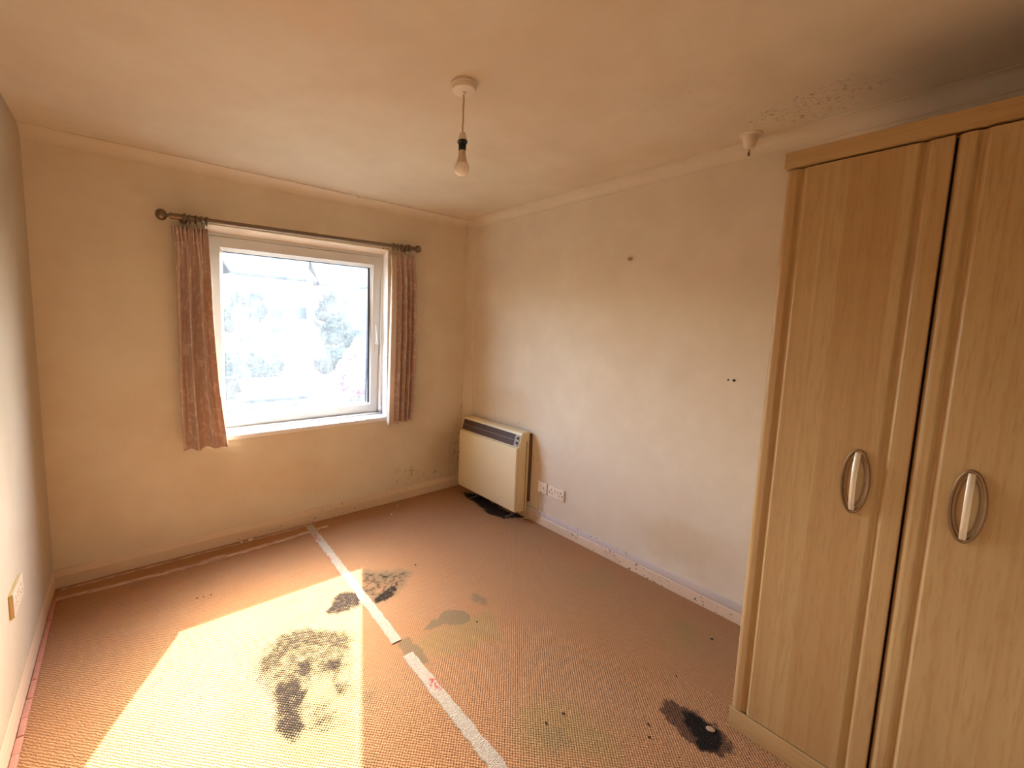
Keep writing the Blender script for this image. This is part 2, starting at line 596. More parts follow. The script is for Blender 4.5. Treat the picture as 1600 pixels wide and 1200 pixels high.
def tube(bm, pts, r, n=10):
    pts = [Vector(p) for p in pts]
    rings = []
    up = Vector((0.3, 0.2, 1)).normalized()
    for i, p in enumerate(pts):
        d = (pts[min(i + 1, len(pts) - 1)] - pts[max(i - 1, 0)]).normalized()
        t = d.cross(up)
        if t.length < 1e-3:
            t = d.cross(Vector((1, 0, 0)))
        t.normalize()
        b = d.cross(t)
        rr = r[i] if isinstance(r, (list, tuple)) else r
        rings.append([bm.verts.new(p + (t * math.cos(2 * math.pi * k / n) + b * math.sin(2 * math.pi * k / n)) * rr) for k in range(n)])
    for a, d in zip(rings, rings[1:]):
        for k in range(n):
            bm.faces.new((a[k], a[(k + 1) % n], d[(k + 1) % n], d[k]))
    bm.faces.new(rings[0][::-1])
    bm.faces.new(rings[-1])


def curve_pts(ctrl, n=8):
    """Catmull-Rom through control points"""
    P = [Vector(p) for p in ctrl]
    P = [P[0] * 2 - P[1]] + P + [P[-1] * 2 - P[-2]]
    out = []
    for i in range(1, len(P) - 2):
        for k in range(n):
            t = k / n
            a, b, c, d = P[i - 1:i + 3]
            out.append(0.5 * ((2 * b) + (c - a) * t + (2 * a - 5 * b + 4 * c - d) * t * t + (3 * b - a - 3 * c + d) * t ** 3))
    out.append(P[-2])
    return out


def torus(bm, c, axis, R, r, n=20, m=8):
    ax = Vector(axis).normalized()
    t = ax.orthogonal().normalized()
    b = ax.cross(t)
    c = Vector(c)
    rings = []
    for i in range(n):
        a = 2 * math.pi * i / n
        d = t * math.cos(a) + b * math.sin(a)
        rings.append([bm.verts.new(c + d * (R + r * math.cos(2 * math.pi * k / m)) + ax * r * math.sin(2 * math.pi * k / m)) for k in range(m)])
    for i in range(n):
        for k in range(m):
            bm.faces.new((rings[i][k], rings[i][(k + 1) % m], rings[(i + 1) % n][(k + 1) % m], rings[(i + 1) % n][k]))


def prism(bm, poly, axis, a, b):
    """extrude a 2-D polygon along an axis; poly coordinates are the two other axes in xyz order"""
    def P(u, v, t):
        return {'x': (t, u, v), 'y': (u, t, v), 'z': (u, v, t)}[axis]
    A = [bm.verts.new(P(u, v, a)) for u, v in poly]
    B = [bm.verts.new(P(u, v, b)) for u, v in poly]
    n = len(poly)
    for i in range(n):
        bm.faces.new((A[i], A[(i + 1) % n], B[(i + 1) % n], B[i]))
    bm.faces.new(A[::-1])
    bm.faces.new(B)


def frame_ring(bm, x0, x1, z0, z1, prof, shear=None):
    """mitred picture frame in the xz plane; prof = closed list of (inset, y)"""
    rings = []
    for ins, y in prof:
        q = ((x0 + ins, z0 + ins), (x1 - ins, z0 + ins), (x1 - ins, z1 - ins), (x0 + ins, z1 - ins))
        rings.append([bm.verts.new((x, y + (shear(z) if shear else 0), z)) for x, z in q])
    n = len(rings)
    for i in range(n):
        a, d = rings[i], rings[(i + 1) % n]
        for k in range(4):
            bm.faces.new((a[k], a[(k + 1) % 4], d[(k + 1) % 4], d[k]))


NB = bmesh.new

# ------------------------------------------------------------------ the room
XL, XR, YB, YR, H = -0.378, 2.439, 3.0805, -1.9, 2.4
OX0, OX1, OZ0, OZ1 = 0.398, 1.647, 0.72, 2.062      # window opening

STAINS_AND_TONES = [
    ('mold', 0.50, 0.05, [(0.359, 1.784), (0.45, 1.98), (0.615, 1.985), (0.76, 1.75), (0.705, 1.63), (0.63, 1.60), (0.56, 1.66), (0.50, 1.60), (0.38, 1.64)]),
    ('mold', 0.40, 0.05, [(0.48, 1.60), (0.60, 1.52), (0.58, 1.40), (0.50, 1.38), (0.44, 1.45)]),
    ('mold', 0.66, 0.04, [(0.383, 1.892), (0.522, 2.01), (0.635, 1.983), (0.753, 1.872), (0.784, 1.77), (0.747, 1.708), (0.694, 1.727), (0.662, 1.798), (0.583, 1.826), (0.502, 1.838), (0.416, 1.763), (0.359, 1.784)]),
    ('mold', 0.9, 0.02, [(0.522, 1.792), (0.58, 1.773), (0.569, 1.715), (0.526, 1.692), (0.498, 1.729)]),
    ('mold', 0.9, 0.03, [(0.415, 1.756), (0.515, 1.699), (0.5, 1.587), (0.467, 1.507), (0.456, 1.451), (0.402, 1.445), (0.377, 1.518), (0.387, 1.599), (0.392, 1.665)]),
    ('mold', 0.9, 0.02, [(0.629, 1.694), (0.686, 1.706), (0.68, 1.656), (0.634, 1.647)]),
    ('mold', 0.8, 0.03, [(0.624, 1.621), (0.647, 1.576), (0.643, 1.502), (0.643, 1.458), (0.607, 1.51), (0.591, 1.551)]),
    ('halo', 0.8, 0.05, [(0.361, 1.886), (0.5, 2.036), (0.642, 2.005), (0.799, 1.866), (0.808, 1.753), (0.559, 1.208), (0.347, 1.363), (0.341, 1.504), (0.368, 1.665)]),
    ('mold', 0.9, 0.02, [(0.751, 2.039), (0.803, 2.103), (0.862, 2.143), (0.949, 2.102), (0.932, 1.967), (0.834, 1.987), (0.759, 2.015)]),
    ('black', 0.45, 0.03, [(1.042, 2.289), (1.168, 2.201), (1.265, 2.125), (1.282, 2.056), (1.176, 2.0), (1.095, 1.951), (1.014, 1.909), (0.959, 1.948), (0.943, 2.072)]),
    ('black', 0.8, 0.02, [(0.955, 1.977), (1.079, 2.032), (1.173, 2.07), (1.188, 2.029), (1.054, 1.926), (0.979, 1.927)]),
    ('grey', 0.6, 0.05, [(0.898, 1.972), (1.007, 1.895), (1.218, 1.985), (1.333, 2.102), (1.19, 2.244), (1.053, 2.315)]),
    ('grey', 1.0, 0.012, [(1.064, 1.639), (1.15, 1.672), (1.234, 1.69), (1.303, 1.66), (1.349, 1.609), (1.315, 1.561), (1.258, 1.567), (1.192, 1.603), (1.099, 1.619)]),
    ('tan', 0.8, 0.05, [(0.997, 1.618), (1.145, 1.619), (1.334, 1.601), (1.463, 1.572), (1.447, 1.432), (1.358, 1.36), (1.243, 1.391), (1.076, 1.416), (1.04, 1.465), (0.99, 1.549)]),
    ('grey', 1.0, 0.02, [(0.931, 1.635), (1.006, 1.632), (1.005, 1.562), (0.992, 1.455), (0.941, 1.469), (0.929, 1.559)]),
    ('grey', 0.7, 0.025, [(1.46, 1.742), (1.511, 1.707), (1.481, 1.591), (1.449, 1.582), (1.434, 1.671)]),
    ('grey', 0.6, 0.03, [(1.134, 1.421), (1.236, 1.406), (1.268, 1.374), (1.189, 1.372), (1.1, 1.39)]),
    ('scorch', 0.75, 0.02, [(1.671, 0.743), (1.702, 0.716), (1.742, 0.633), (1.728, 0.557), (1.675, 0.486), (1.641, 0.474), (1.599, 0.485), (1.56, 0.533), (1.556, 0.579), (1.587, 0.66), (1.622, 0.713)]),
    ('black', 1.25, 0.04, [(1.685, 0.677), (1.724, 0.621), (1.704, 0.543), (1.647, 0.507), (1.583, 0.51), (1.566, 0.557), (1.597, 0.589), (1.653, 0.652)]),
    ('tan', 0.9, 0.12, [(1.128, 1.061), (1.298, 1.047), (1.359, 0.965), (1.39, 0.836), (1.418, 0.719), (1.256, 0.695), (1.025, 0.864), (1.036, 0.968)]),
    ('grey', 0.5, 0.06, [(1.129, 0.961), (1.247, 0.907), (1.253, 0.81), (1.151, 0.774), (1.062, 0.839)]),
    ('tan', 0.6, 0.12, [(2.085, 1.534), (2.278, 1.486), (2.333, 1.32), (2.141, 1.262), (1.965, 1.351)]),
    ('tan', 0.6, 0.12, [(2.064, 0.993), (2.278, 0.931), (2.26, 0.797), (2.097, 0.73), (1.933, 0.801), (1.913, 0.912)]),
    ('grey', 0.4, 0.06, [(1.324, 1.088), (1.365, 1.07), (1.335, 1.028), (1.293, 1.043)]),
    ('grey', 0.4, 0.06, [(1.389, 0.74), (1.44, 0.719), (1.412, 0.678), (1.353, 0.693)]),
    ('grey', 0.5, 0.05, [(0.675, 1.479), (0.734, 1.455), (0.717, 1.394), (0.66, 1.418)]),
    ('grey', 0.4, 0.05, [(0.571, 1.25), (0.621, 1.228), (0.606, 1.174), (0.553, 1.212)]),
    ('black', 1.2, 0.06, [(2.319, 2.929), (2.412, 2.814), (2.394, 2.35), (2.43, 2.295), (2.43, 2.215), (2.263, 2.287), (2.227, 2.434), (2.249, 2.705)]),  # near-black patch spanning the floor under the heater
    ('halo', 0.5, 0.12, [(0.541, 2.322), (0.825, 2.337), (1.047, 2.302), (0.557, 1.209), (0.108, 1.538), (0.214, 1.909)]),  # broad yellow-brown tone with a soft edge
    ('grey', 0.35, 0.1, [(2.025, 1.535), (2.261, 1.497), (2.203, 1.411), (1.994, 1.44)]),
]


def sdf(px, py, poly):
    d = np.full(px.shape, 1e9)
    ins = np.zeros(px.shape, bool)
    n = len(poly)
    for i in range(n):
        ax, ay = poly[i]
        bx, by = poly[(i + 1) % n]
        ex, ey = bx - ax, by - ay
        t = np.clip(((px - ax) * ex + (py - ay) * ey) / (ex * ex + ey * ey), 0, 1)
        d = np.minimum(d, np.hypot(px - ax - t * ex, py - ay - t * ey))
        cr = ((ay > py) != (by > py)) & (px < (bx - ax) * (py - ay) / (by - ay + 1e-12) + ax)
        ins ^= cr
    return np.where(ins, -d, d)


def build_floor():
    st = 0.014
    nx, ny = int((XR - XL) / st) + 1, int((YB - YR) / st) + 1
    xs, ys = np.linspace(XL, XR, nx), np.linspace(YR, YB, ny)
    X, Y = np.meshgrid(xs, ys)
    Z = np.zeros_like(X)
    co = np.stack([X.ravel(), Y.ravel(), Z.ravel()], 1)
    i = (np.arange(ny - 1)[:, None] * nx + np.arange(nx - 1)[None]).ravel()
    fa = np.stack([i, i + 1, i + 1 + nx, i + nx], 1)
    me = bpy.data.meshes.new('floor')
    me.from_pydata(co.tolist(), [], fa.tolist())
    L = {k: np.zeros(X.size) for k in ('mold', 'black', 'scorch', 'tan', 'grey', 'halo')}
    fx, fy = co[:, 0], co[:, 1]
    wob = np.zeros_like(fx)
    rg = np.random.RandomState(3)
    for f_, a_ in ((22, .010), (41, .008), (73, .006), (120, .004)):
        for _ in range(4):
            th, ph = rg.uniform(0, 6.28, 2)
            wob += a_ * .42 * np.sin(f_ * (fx * math.cos(th) + fy * math.sin(th)) + ph)
    for lay, s, wd, poly in STAINS_AND_TONES:
        d = sdf(fx, fy, poly) + wob
        v = np.clip((wd * 0.6 - d) / (wd * 1.6), 0, 1)
        L[lay] = np.maximum(L[lay], s * v * v * (3 - 2 * v))
    for k, v in L.items():
        a = me.attributes.new(k, 'FLOAT', 'POINT')
        a.data.foreach_set('value', v.astype(np.float32))
    me.materials.append(M['carpet'])
    o = bpy.data.objects.new('floor', me)
    C.objects.link(o)
    tag(o, kind='structure')


build_floor()
bm = NB(); box(bm, XL - .2, XR + .2, YR - .2, YB + .2, -0.25, -0.003)
tag(link('floor_slab', bm, M['stone']), kind='structure')
bm = NB(); box(bm, XL - .2, XR + .2, YR - .2, YB + .2, H, H + .2)
tag(link('ceiling', bm, M['ceiling']), kind='structure')
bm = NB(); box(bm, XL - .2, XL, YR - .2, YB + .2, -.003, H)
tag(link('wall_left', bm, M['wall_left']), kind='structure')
bm = NB(); box(bm, XR, XR + .2, YR - .2, YB + .2, -.003, H)
tag(link('wall_right', bm, M['wall_right']), kind='structure')
bm = NB()
for x0_, x1_, z0_ in ((XL, -.34, 0), (-.34, .46, 2.02), (.46, XR, 0)):
    box(bm, x0_, x1_, -.44, -.32, z0_ - .003, H)
tag(link('wall_rear', bm, M['wall_rear']), kind='structure')
bm = NB(); box(bm, XL, XR, YR - .2, YR, -.003, H)
tag(link('wall_hall', bm, M['wall_rear']), kind='structure')
bm = NB()
YO = YB + 0.2
# window wall: one mesh with a hole
xs_, zs_ = (XL, OX0, OX1, XR), (-.003, OZ0, OZ1, H)
g = {}
for yy in (YB, YO):
    for i_, x_ in enumerate(xs_):
        for k_, z_ in enumerate(zs_):
            g[yy, i_, k_] = bm.verts.new((x_, yy, z_))
for yy in (YB, YO):
    for i_ in range(3):
        for k_ in range(3):
            if (i_, k_) != (1, 1):
                bm.faces.new((g[yy, i_, k_], g[yy, i_ + 1, k_], g[yy, i_ + 1, k_ + 1], g[yy, i_, k_ + 1]))
for (a, b) in (((1, 1), (2, 1)), ((2, 1), (2, 2)), ((2, 2), (1, 2)), ((1, 2), (1, 1))):
    bm.faces.new((g[YB, *a], g[YB, *b], g[YO, *b], g[YO, *a]))
for k_ in range(3):
    for i_ in (0, 3):
        bm.faces.new((g[YB, i_, k_], g[YB, i_, k_ + 1], g[YO, i_, k_ + 1], g[YO, i_, k_]))
for i_ in range(3):
    for k_ in (0, 3):
        bm.faces.new((g[YB, i_, k_], g[YB, i_ + 1, k_], g[YO, i_ + 1, k_], g[YO, i_, k_]))
tag(link('wall_back', bm, M['wall_back']), kind='structure')


# coving: concave quarter with small fillets
def cove_profile(c1=0.061, c2=0.0715):
    p = [(0.0, H - c1), (0.005, H - c1)]
    for k in range(9):
        a = k / 8 * math.pi / 2
        p.append((0.005 + (c2 - 0.009) * (1 - math.cos(a)), H - c1 + 0.003 + (c1 - 0.007) * math.sin(a)))
    p += [(c2 - 0.004, H - 0.004), (c2, H - 0.004), (c2, H), (0.0, H)]
    return p


cp = cove_profile()
bm = NB(); prism(bm, [(YB - u, v) for u, v in cp], 'x', XL, XR)
tag(link('trim_1', bm, M['wall_back'], smooth=True), kind='structure')
bm = NB(); prism(bm, [(XR - u, v) for u, v in cp], 'y', YR, YB)
tag(link('trim_2', bm, M['ceiling'], smooth=True), kind='structure')
# slim boxed-in corner strip
bm = NB()
prism(bm, [(XR, 2.952), (XR - .006, 2.956), (XR - .010, 2.968), (XR - .012, 3.0), (XR - .012, YB), (XR, YB)], 'z', 0.1, H - 0.05)
tag(link('trim_3', bm, M['wall_right'], smooth=True), kind='structure')

# skirting boards with a splayed top
sk = [(0, 0), (0.015, 0), (0.015, 0.064), (0.0135, 0.067), (0.004, 0.100), (0.0, 0.102)]
bm = NB(); prism(bm, [(YB - u, v) for u, v in sk], 'x', XL, XR)
tag(link('baseboard_back', bm, M['base_back']), kind='structure')
sk2 = [(0, 0), (0.015, 0), (0.015, 0.057), (0.0125, 0.0605), (0.0, 0.0605)]
bm = NB(); prism(bm, [(XR - u, v) for u, v in sk2], 'y', YR, YB - .015)
tag(link('baseboard_right', bm, M['base_right']), kind='structure')
bm = NB(); prism(bm, [(XL + u * .3, v) for u, v in sk], 'y', YR, YB - .015)
tag(link('baseboard_left', bm, M['base_left']), kind='structure')

tr_ = empty('cable_trunking', (XR, 1.9, .082))
tag(tr_, 'narrow pale grey-white cable trunking running along the right skirting', 'trunking')
for ya_, yb_ in ((0.55, 2.036), (2.0375, 2.36), (2.3615, 3.05)):
    bm = NB()
    box(bm, -.0135, 0, ya_ - 1.9, yb_ - 1.9, -.0205, .0195, .0025)
    link('trunking_length', bm, M['trunking'], tr_, True)

# ------------------------------------------------------------------ window
win = empty('window_1', ((OX0 + OX1) / 2, YB + .1, OZ0))
tag(win, 'white plastic window with one big grimy pane set in the wall', kind='structure')


def wlink(name, bm, mat, parent=win, smooth=False):
    off = Vector(win.location)
    bmesh.ops.translate(bm, verts=bm.verts[:], vec=-off)
    return link(name, bm, mat, parent, smooth)


sh = lambda z: (2.005 - z) * 0.042
bm = NB()
frame_ring(bm, OX0 + .001, OX1 - .001, 0.735, 2.034, [(0, 3.160), (.0215, 3.160), (.0215, 3.30), (0, 3.30)])
wlink('window_frame', bm, M['upvc'])
sx0, sx1, sz0, sz1 = OX0 + .0225, OX1 - .0235, 0.7575, 2.010
bm = NB()
frame_ring(bm, sx0, sx1, sz0, sz1, [(0, 3.222), (0, 3.160), (.004, 3.155), (.064, 3.155), (.068, 3.160), (.068, 3.222)], sh)
sash = wlink('sash', bm, M['upvc'])
bm = NB()
frame_ring(bm, sx0, sx1, sz0, sz1, [(.068, 3.160), (.072, 3.164), (.084, 3.176), (.086, 3.184), (.086, 3.215), (.068, 3.215)], sh)
wlink('glazing_bead', bm, M['upvc'], sash)
bm = NB()
frame_ring(bm, sx0, sx1, sz0, sz1, [(.085, 3.183), (.0885, 3.185), (.0885, 3.212), (.085, 3.212)], sh)
prism(bm, [(sx1 - .098, 3.187), (sx1 - .085, 3.187), (sx1 - .085, 3.197), (sx1 - .098, 3.197)], 'z', sz0 + .088, sz1 - .088)
wlink('gasket', bm, M['gasket'], sash)
bm = NB()
q = [(sx0 + .087, sz0 + .087), (sx1 - .087, sz0 + .087), (sx1 - .087, sz1 - .087), (sx0 + .087, sz1 - .087)]
bm.faces.new([bm.verts.new((x, 3.195 + sh(z), z)) for x, z in q])
wlink('pane', bm, M['pane'], sash)
# lever handle, turned part way
hy = 3.155 + sh(1.30)
bm = NB()
box(bm, 1.588, 1.612, hy - .010, hy + .002, 1.255, 1.345, .003)
hd = wlink('handle', bm, M['upvc'], sash)
bm = NB()
tube(bm, [(1.600, hy - .008, 1.325), (1.600, hy - .026, 1.325), (1.596, hy - .032, 1.345), (1.578, hy - .034, 1.475)], [.009, .008, .008, .0055], 10)
wlink('handle_lever', bm, M['upvc'], sash, True)
# plaster soffit over the frame, sill board
bm = NB()
prism(bm, [(YB + .002, OZ1), (YB + .080, OZ1), (YB + .080, 2.034)], 'x', OX0 + .001, OX1 - .001)
wlink('reveal_soffit', bm, M['reveal'])
for nm, xa, xb in (('reveal_cheek', OX1 - .004, OX1), ('reveal_cheek', OX0, OX0 + .004)):
    bm = NB()
    box(bm, xa, xb, YB + .001, YB + .079, OZ0 + .02, OZ1)
    wlink(nm, bm, M['sill'])
bm = NB()
prism(bm, [(YB - .012, .704), (YB - .012, .728), (YB - .008, .734), (YB + .09, .748), (YB + .09, .722), (YB + .001, .7205), (YB + .0, .704)], 'x', OX0 + .001, OX1 - .001)
wlink('sill', bm, M['sill'])

# ------------------------------------------------------------------ curtain pole
PA, PB = Vector((0.215, 3.012, 2.066)), Vector((1.845, 3.012, 2.089))
pole = empty('curtain_pole', PA)
tag(pole, 'dark metal curtain pole with ball finials fixed above the window', 'curtain pole')


def plink(name, bm, mat, smooth=True, parent=pole):
    bmesh.ops.translate(bm, verts=bm.verts[:], vec=-Vector(PA))
    return link(name, bm, mat, parent, smooth)


pdir = (PB - PA).normalized()
PLEN = (PB - PA).length
bm = NB(); lathe(bm, [(.0145, 0), (.0145, PLEN * .52)], PA, pdir, 16)
plink('pole_rod', bm, M['pole'])
bm = NB(); lathe(bm, [(.0165, PLEN * .0), (.0165, PLEN * .12), (.0145, PLEN * .122)], PA, pdir, 16)
plink('pole_sleeve', bm, M['pole'])
bm = NB(); lathe(bm, [(.0130, PLEN * .50), (.0130, PLEN)], PA, pdir, 16)
plink('pole_rod', bm, M['pole'])


def finial(c, d, s=1.0):
    bm = NB()
    pr = [(.011, -.030), (.017, -.028), (.017, -.020), (.010, -.014), (.009, -.006)]
    for k in range(11):
        a = -1.15 + k / 10 * (math.pi / 2 + 1.15)
        pr.append((.030 * math.cos(a), .022 + .028 * math.sin(a)))
    lathe(bm, [(r * s, h * s) for r, h in pr], c, d, 20)
    plink('finial', bm, M['pole'])


finial(PA - pdir * .015, -pdir, 1.05)
finial(PB + pdir * .010, pdir, 0.95)
for t_ in (0.045, 0.965):
    c = PA + pdir * PLEN * t_
    bm = NB()
    lathe(bm, [(.024, 0), (.024, .004), (.010, .010), (.008, .05)], (c.x, YB, c.z - .002), (0, -1, 0), 16)
    torus(bm, c, pdir, .0205, .006, 18, 8)
    plink('bracket', bm, M['pole'])
for x_ in (0.285, 0.315, 0.345, 0.375, 0.400, 1.655, 1.690, 1.725, 1.762, 1.800):
    f_ = (x_ - PA.x) / (PB.x - PA.x)
    c = PA + (PB - PA) * f_
    bm = NB()
    torus(bm, c + Vector((0, 0, -.005)), pdir + Vector((0, random.uniform(-.25, .25), 0)), .0235, .0045, 20, 6)
    tube(bm, [c + Vector((0, 0, -.027)), c + Vector((0, 0, -.036)), c + Vector((0, .003, -.042))], .002, 6)
    plink('ring', bm, M['pole'])


# ------------------------------------------------------------------ curtains
def curtain(name, label, left, right, ztop, zbot, phases, side, AMP):
    """left/right: lists of (z, x) of the two edges, from photo"""
    zs = np.linspace(0, 1, 46)
    us = np.linspace(0, 1, 97)
    lz, lx = zip(*sorted(left))
    rz, rx = zip(*sorted(right))
    root = empty(name, (np.mean(lx), 3.02, zbot))
    tag(root, label, 'curtain', 'curtains at the window')

    def grid(y_off, amp, shrink, nm, mat, thick, u0=0.0, u1=1.0):
        me_v, me_f, uv = [], [], []
        for v in zs:
            for u in us:
                uu = u0 + (u1 - u0) * u
                zt = ztop(uu) + 0.006 * math.sin(uu * 40)
                zb = zbot + (side * (uu - .5)) * 0.012 + 0.006 * math.sin(uu * 13)
                z = zt + (zb - zt) * v
                xl, xr = np.interp(z, lz, lx), np.interp(z, rz, rx)
                # folds: pinched at top, rounder lower down
                ph = 0.0
                for (f, p, a) in phases:
                    ph += a * math.sin(2 * math.pi * f * uu + p + 0.7 * v * math.sin(3 * uu + p))
                tp = math.exp(-v * 9)
                pinch = (0.6 * math.sin(2 * math.pi * 9 * uu + 1) + 0.4 * math.sin(2 * math.pi * 14 * uu))
                y = 3.022 + y_off - amp * (ph * (1 - tp) + 0.45 * pinch * tp)
                x = xl + (xr - xl) * (uu + 0.030 * math.sin(2 * math.pi * phases[0][0] * uu + phases[0][1] + 1.57) * (1 - tp))
                me_v.append((x - root.location.x, y - root.location.y, z - root.location.z))
                uv.append((uu * 0.55, z))
        nu = len(us)
        for j in range(len(zs) - 1):
            for i in range(nu - 1):
                a = j * nu + i
                me_f.append((a, a + 1, a + 1 + nu, a + nu))
        me = bpy.data.meshes.new(nm)
        me.from_pydata(me_v, [], me_f)
        ul = me.uv_layers.new()
        for lp in me.loops:
            ul.data[lp.index].uv = uv[lp.vertex_index]
        me.polygons.foreach_set('use_smooth', [True] * len(me.polygons))
        me.materials.append(mat)
        o = bpy.data.objects.new(nm, me)
        C.objects.link(o)
        o.parent = root
        sm = o.modifiers.new('thickness', 'SOLIDIFY')
        sm.thickness = thick
        return o
    grid(0, AMP, 1, 'drape', M['curtain'], 0.002, 0.0 if side < 0 else 0.26)
    if side < 0:
        grid(0.009, AMP, 1, 'lining', M['lining'], 0.001, 0.10, 1.022)
    else:
        grid(-0.004, AMP, 1, 'turned_lining_edge', M['lining'], 0.0012, -0.035, 0.29)
    return root


curtain('curtain', 'scroll-patterned dusty pink curtain left of the window, hanging below the sill',
        [(2.03, .225), (1.9, .235), (1.77, .232), (1.476, .232), (1.098, .226), (.688, .232)],
        [(2.03, .402), (1.751, .408), (1.482, .412), (1.085, .430), (.88, .449), (.678, .469)],
        lambda u: 2.016, 0.684, [(3.0, 0.4, 0.75), (6.0, 2.1, 0.22), (1.2, 0.2, 0.2)], -1, 0.036)
curtain('curtain', 'scroll-patterned dusty pink curtain right of the window, gathered in tight pleats',
        [(2.05, 1.632), (1.912, 1.640), (1.517, 1.632), (1.012, 1.622), (.68, 1.618)],
        [(2.06, 1.845), (1.782, 1.862), (1.262, 1.862), (.89, 1.850), (.70, 1.838)],
        lambda u: 2.036, 0.690, [(5.0, 2.2, 0.85), (2.0, 1.0, 0.2)], 1, 0.037)

# ------------------------------------------------------------------ pendant light
PX, PY = 1.044, 1.371
pen = empty('pendant_light', (PX, PY, H))
tag(pen, 'bare bulb hanging on a short cord from a round ceiling rose', 'ceiling light')


def nlink(name, bm, mat, smooth=True, parent=pen):
    bmesh.ops.translate(bm, verts=bm.verts[:], vec=-Vector((PX, PY, H)))
    return link(name, bm, mat, parent, smooth)


bm = NB(); lathe(bm, [(.049, 0), (.050, -.004), (.0495, -.010), (.047, -.012), (.0475, -.020), (.044, -.028), (.036, -.031), (.010, -.033), (.008, -.040), (.005, -.042)], (PX, PY, H), n=40)
nlink('ceiling_rose', bm, M['white_plastic'])
bm = NB()
tube(bm, [(PX + .0009 * math.sin(k * .7), PY + .0009 * math.cos(k * .7), H - .038 - k * .0072) for k in range(20)], .0036, 8)
nlink('cord', bm, M['cord'])
Z0 = 2.226
bm = NB(); lathe(bm, [(.005, 0), (.0095, -.004), (.0135, -.012), (.0165, -.024), (.017, -.036)], (PX, PY, Z0), n=24)
hl = nlink('lamp_holder', bm, M['white_plastic'])
bm = NB(); lathe(bm, [(.0185, -.033), (.0195, -.036), (.0195, -.041), (.015, -.044), (.0145, -.068), (.0135, -.069)], (PX, PY, Z0), n=24)
nlink('holder_skirt', bm, M['black_plastic'], True, hl)
bm = NB(); lathe(bm, [(.0125, -.069), (.0135, -.072), (.0138, -.078), (.0142, -.086), (.0185, -.103), (.0235, -.116), (.0245, -.118)], (PX, PY, Z0), n=28)
bb = nlink('bulb', bm, M['bulb_base'])
bm = NB()
pr = [(.0245, -.1175)]
for k in range(1, 13):
    a = 0.55 - k / 12 * (0.55 + math.pi / 2)
    pr.append((.0298 * math.cos(a), -.134 + .0298 * math.sin(a)))
lathe(bm, pr, (PX, PY, Z0), n=28)
nlink('bulb_globe', bm, M['bulb'], True, bb)

# ------------------------------------------------------------------ pull switch
QX, QY = 2.300, 0.842
ps = empty('pull_switch', (QX, QY, H))
tag(ps, 'small round pull switch on the ceiling near the wardrobe, cord snapped off', 'switch')
bm = NB(); lathe(bm, [(.046, 0), (.046, -.004), (.040, -.007), (.033, -.010), (.030, -.030), (.023, -.055), (.019, -.064), (.006, -.066)], (0, 0, 0), n=32)
link('switch_body', bm, M['white_plastic'], ps, True)
bm = NB(); tube(bm, [(0, 0, -.064), (.001, 0, -.075), (.0, .001, -.085), (.002, 0, -.096)], [.002, .002, .0055, .003], 8)
link('cord_stub', bm, M['heater_back'], ps, True)

# ------------------------------------------------------------------ storage heater
HY0, HY1 = 2.213, 2.920
ht = empty('storage_heater', (2.35, (HY0 + HY1) / 2, 0))
tag(ht, 'cream storage heater with dark top grille standing in the corner', 'heater')


def hlink(name, bm, mat, smooth=False, parent=ht):
    bmesh.ops.translate(bm, verts=bm.verts[:], vec=-Vector(ht.location))
    return link(name, bm, mat, parent, smooth)


# casing: side profile in x,z extruded along y
def hprof(x):
    return x


cas = [(2.300, .092), (2.300, .575), (2.328, .676), (2.334, .688), (2.345, .692), (2.418, .692), (2.418, .060), (2.320, .072)]
bm = NB(); prism(bm, cas, 'y', HY0 + .002, HY1 - .002)
bmesh.ops.bevel(bm, geom=bm.edges[:], offset=.004, segments=2, affect='EDGES')
hlink('casing', bm, M['heater'], True)
bm = NB()
prism(bm, [(2.278, .092), (2.278, .572), (2.284, .578), (2.302, .580), (2.302, .076), (2.292, .076), (2.282, .080)], 'y', HY0, HY1)
bmesh.ops.bevel(bm, geom=[e for e in bm.edges if abs(e.verts[0].co.y - e.verts[1].co.y) < 1e-6], offset=.004, segments=2, affect='EDGES')
hlink('front_panel', bm, M['heater'], True)
# side seam strip on the visible end
bm = NB(); box(bm, 2.384, 2.387, HY0 - .0005, HY0 + .004, .075, .62)
hlink('side_seam', bm, M['heater_back'])
bm = NB(); box(bm, 2.419, 2.437, HY0 - .008, HY1 - .02, .14, .676)
hlink('back_plate', bm, M['heater_back'])
# sloping grille: recessed dark field, louvres and centre bar
ga, gb = Vector((2.2985, 0, .584)), Vector((2.3255, 0, .676))
gd = (gb - ga)
gn = Vector((-gd.z, 0, gd.x)).normalized()
if gn.x > 0:
    gn = -gn


def gstrip(bm, y0, y1, t0, t1, h0, h1):
    pts = []
    for t, h in ((t0, h0), (t1, h0), (t1, h1), (t0, h1)):
        p = ga + gd * t + gn * h
        pts.append((p.x, p.z))
    prism(bm, pts, 'y', y0, y1)


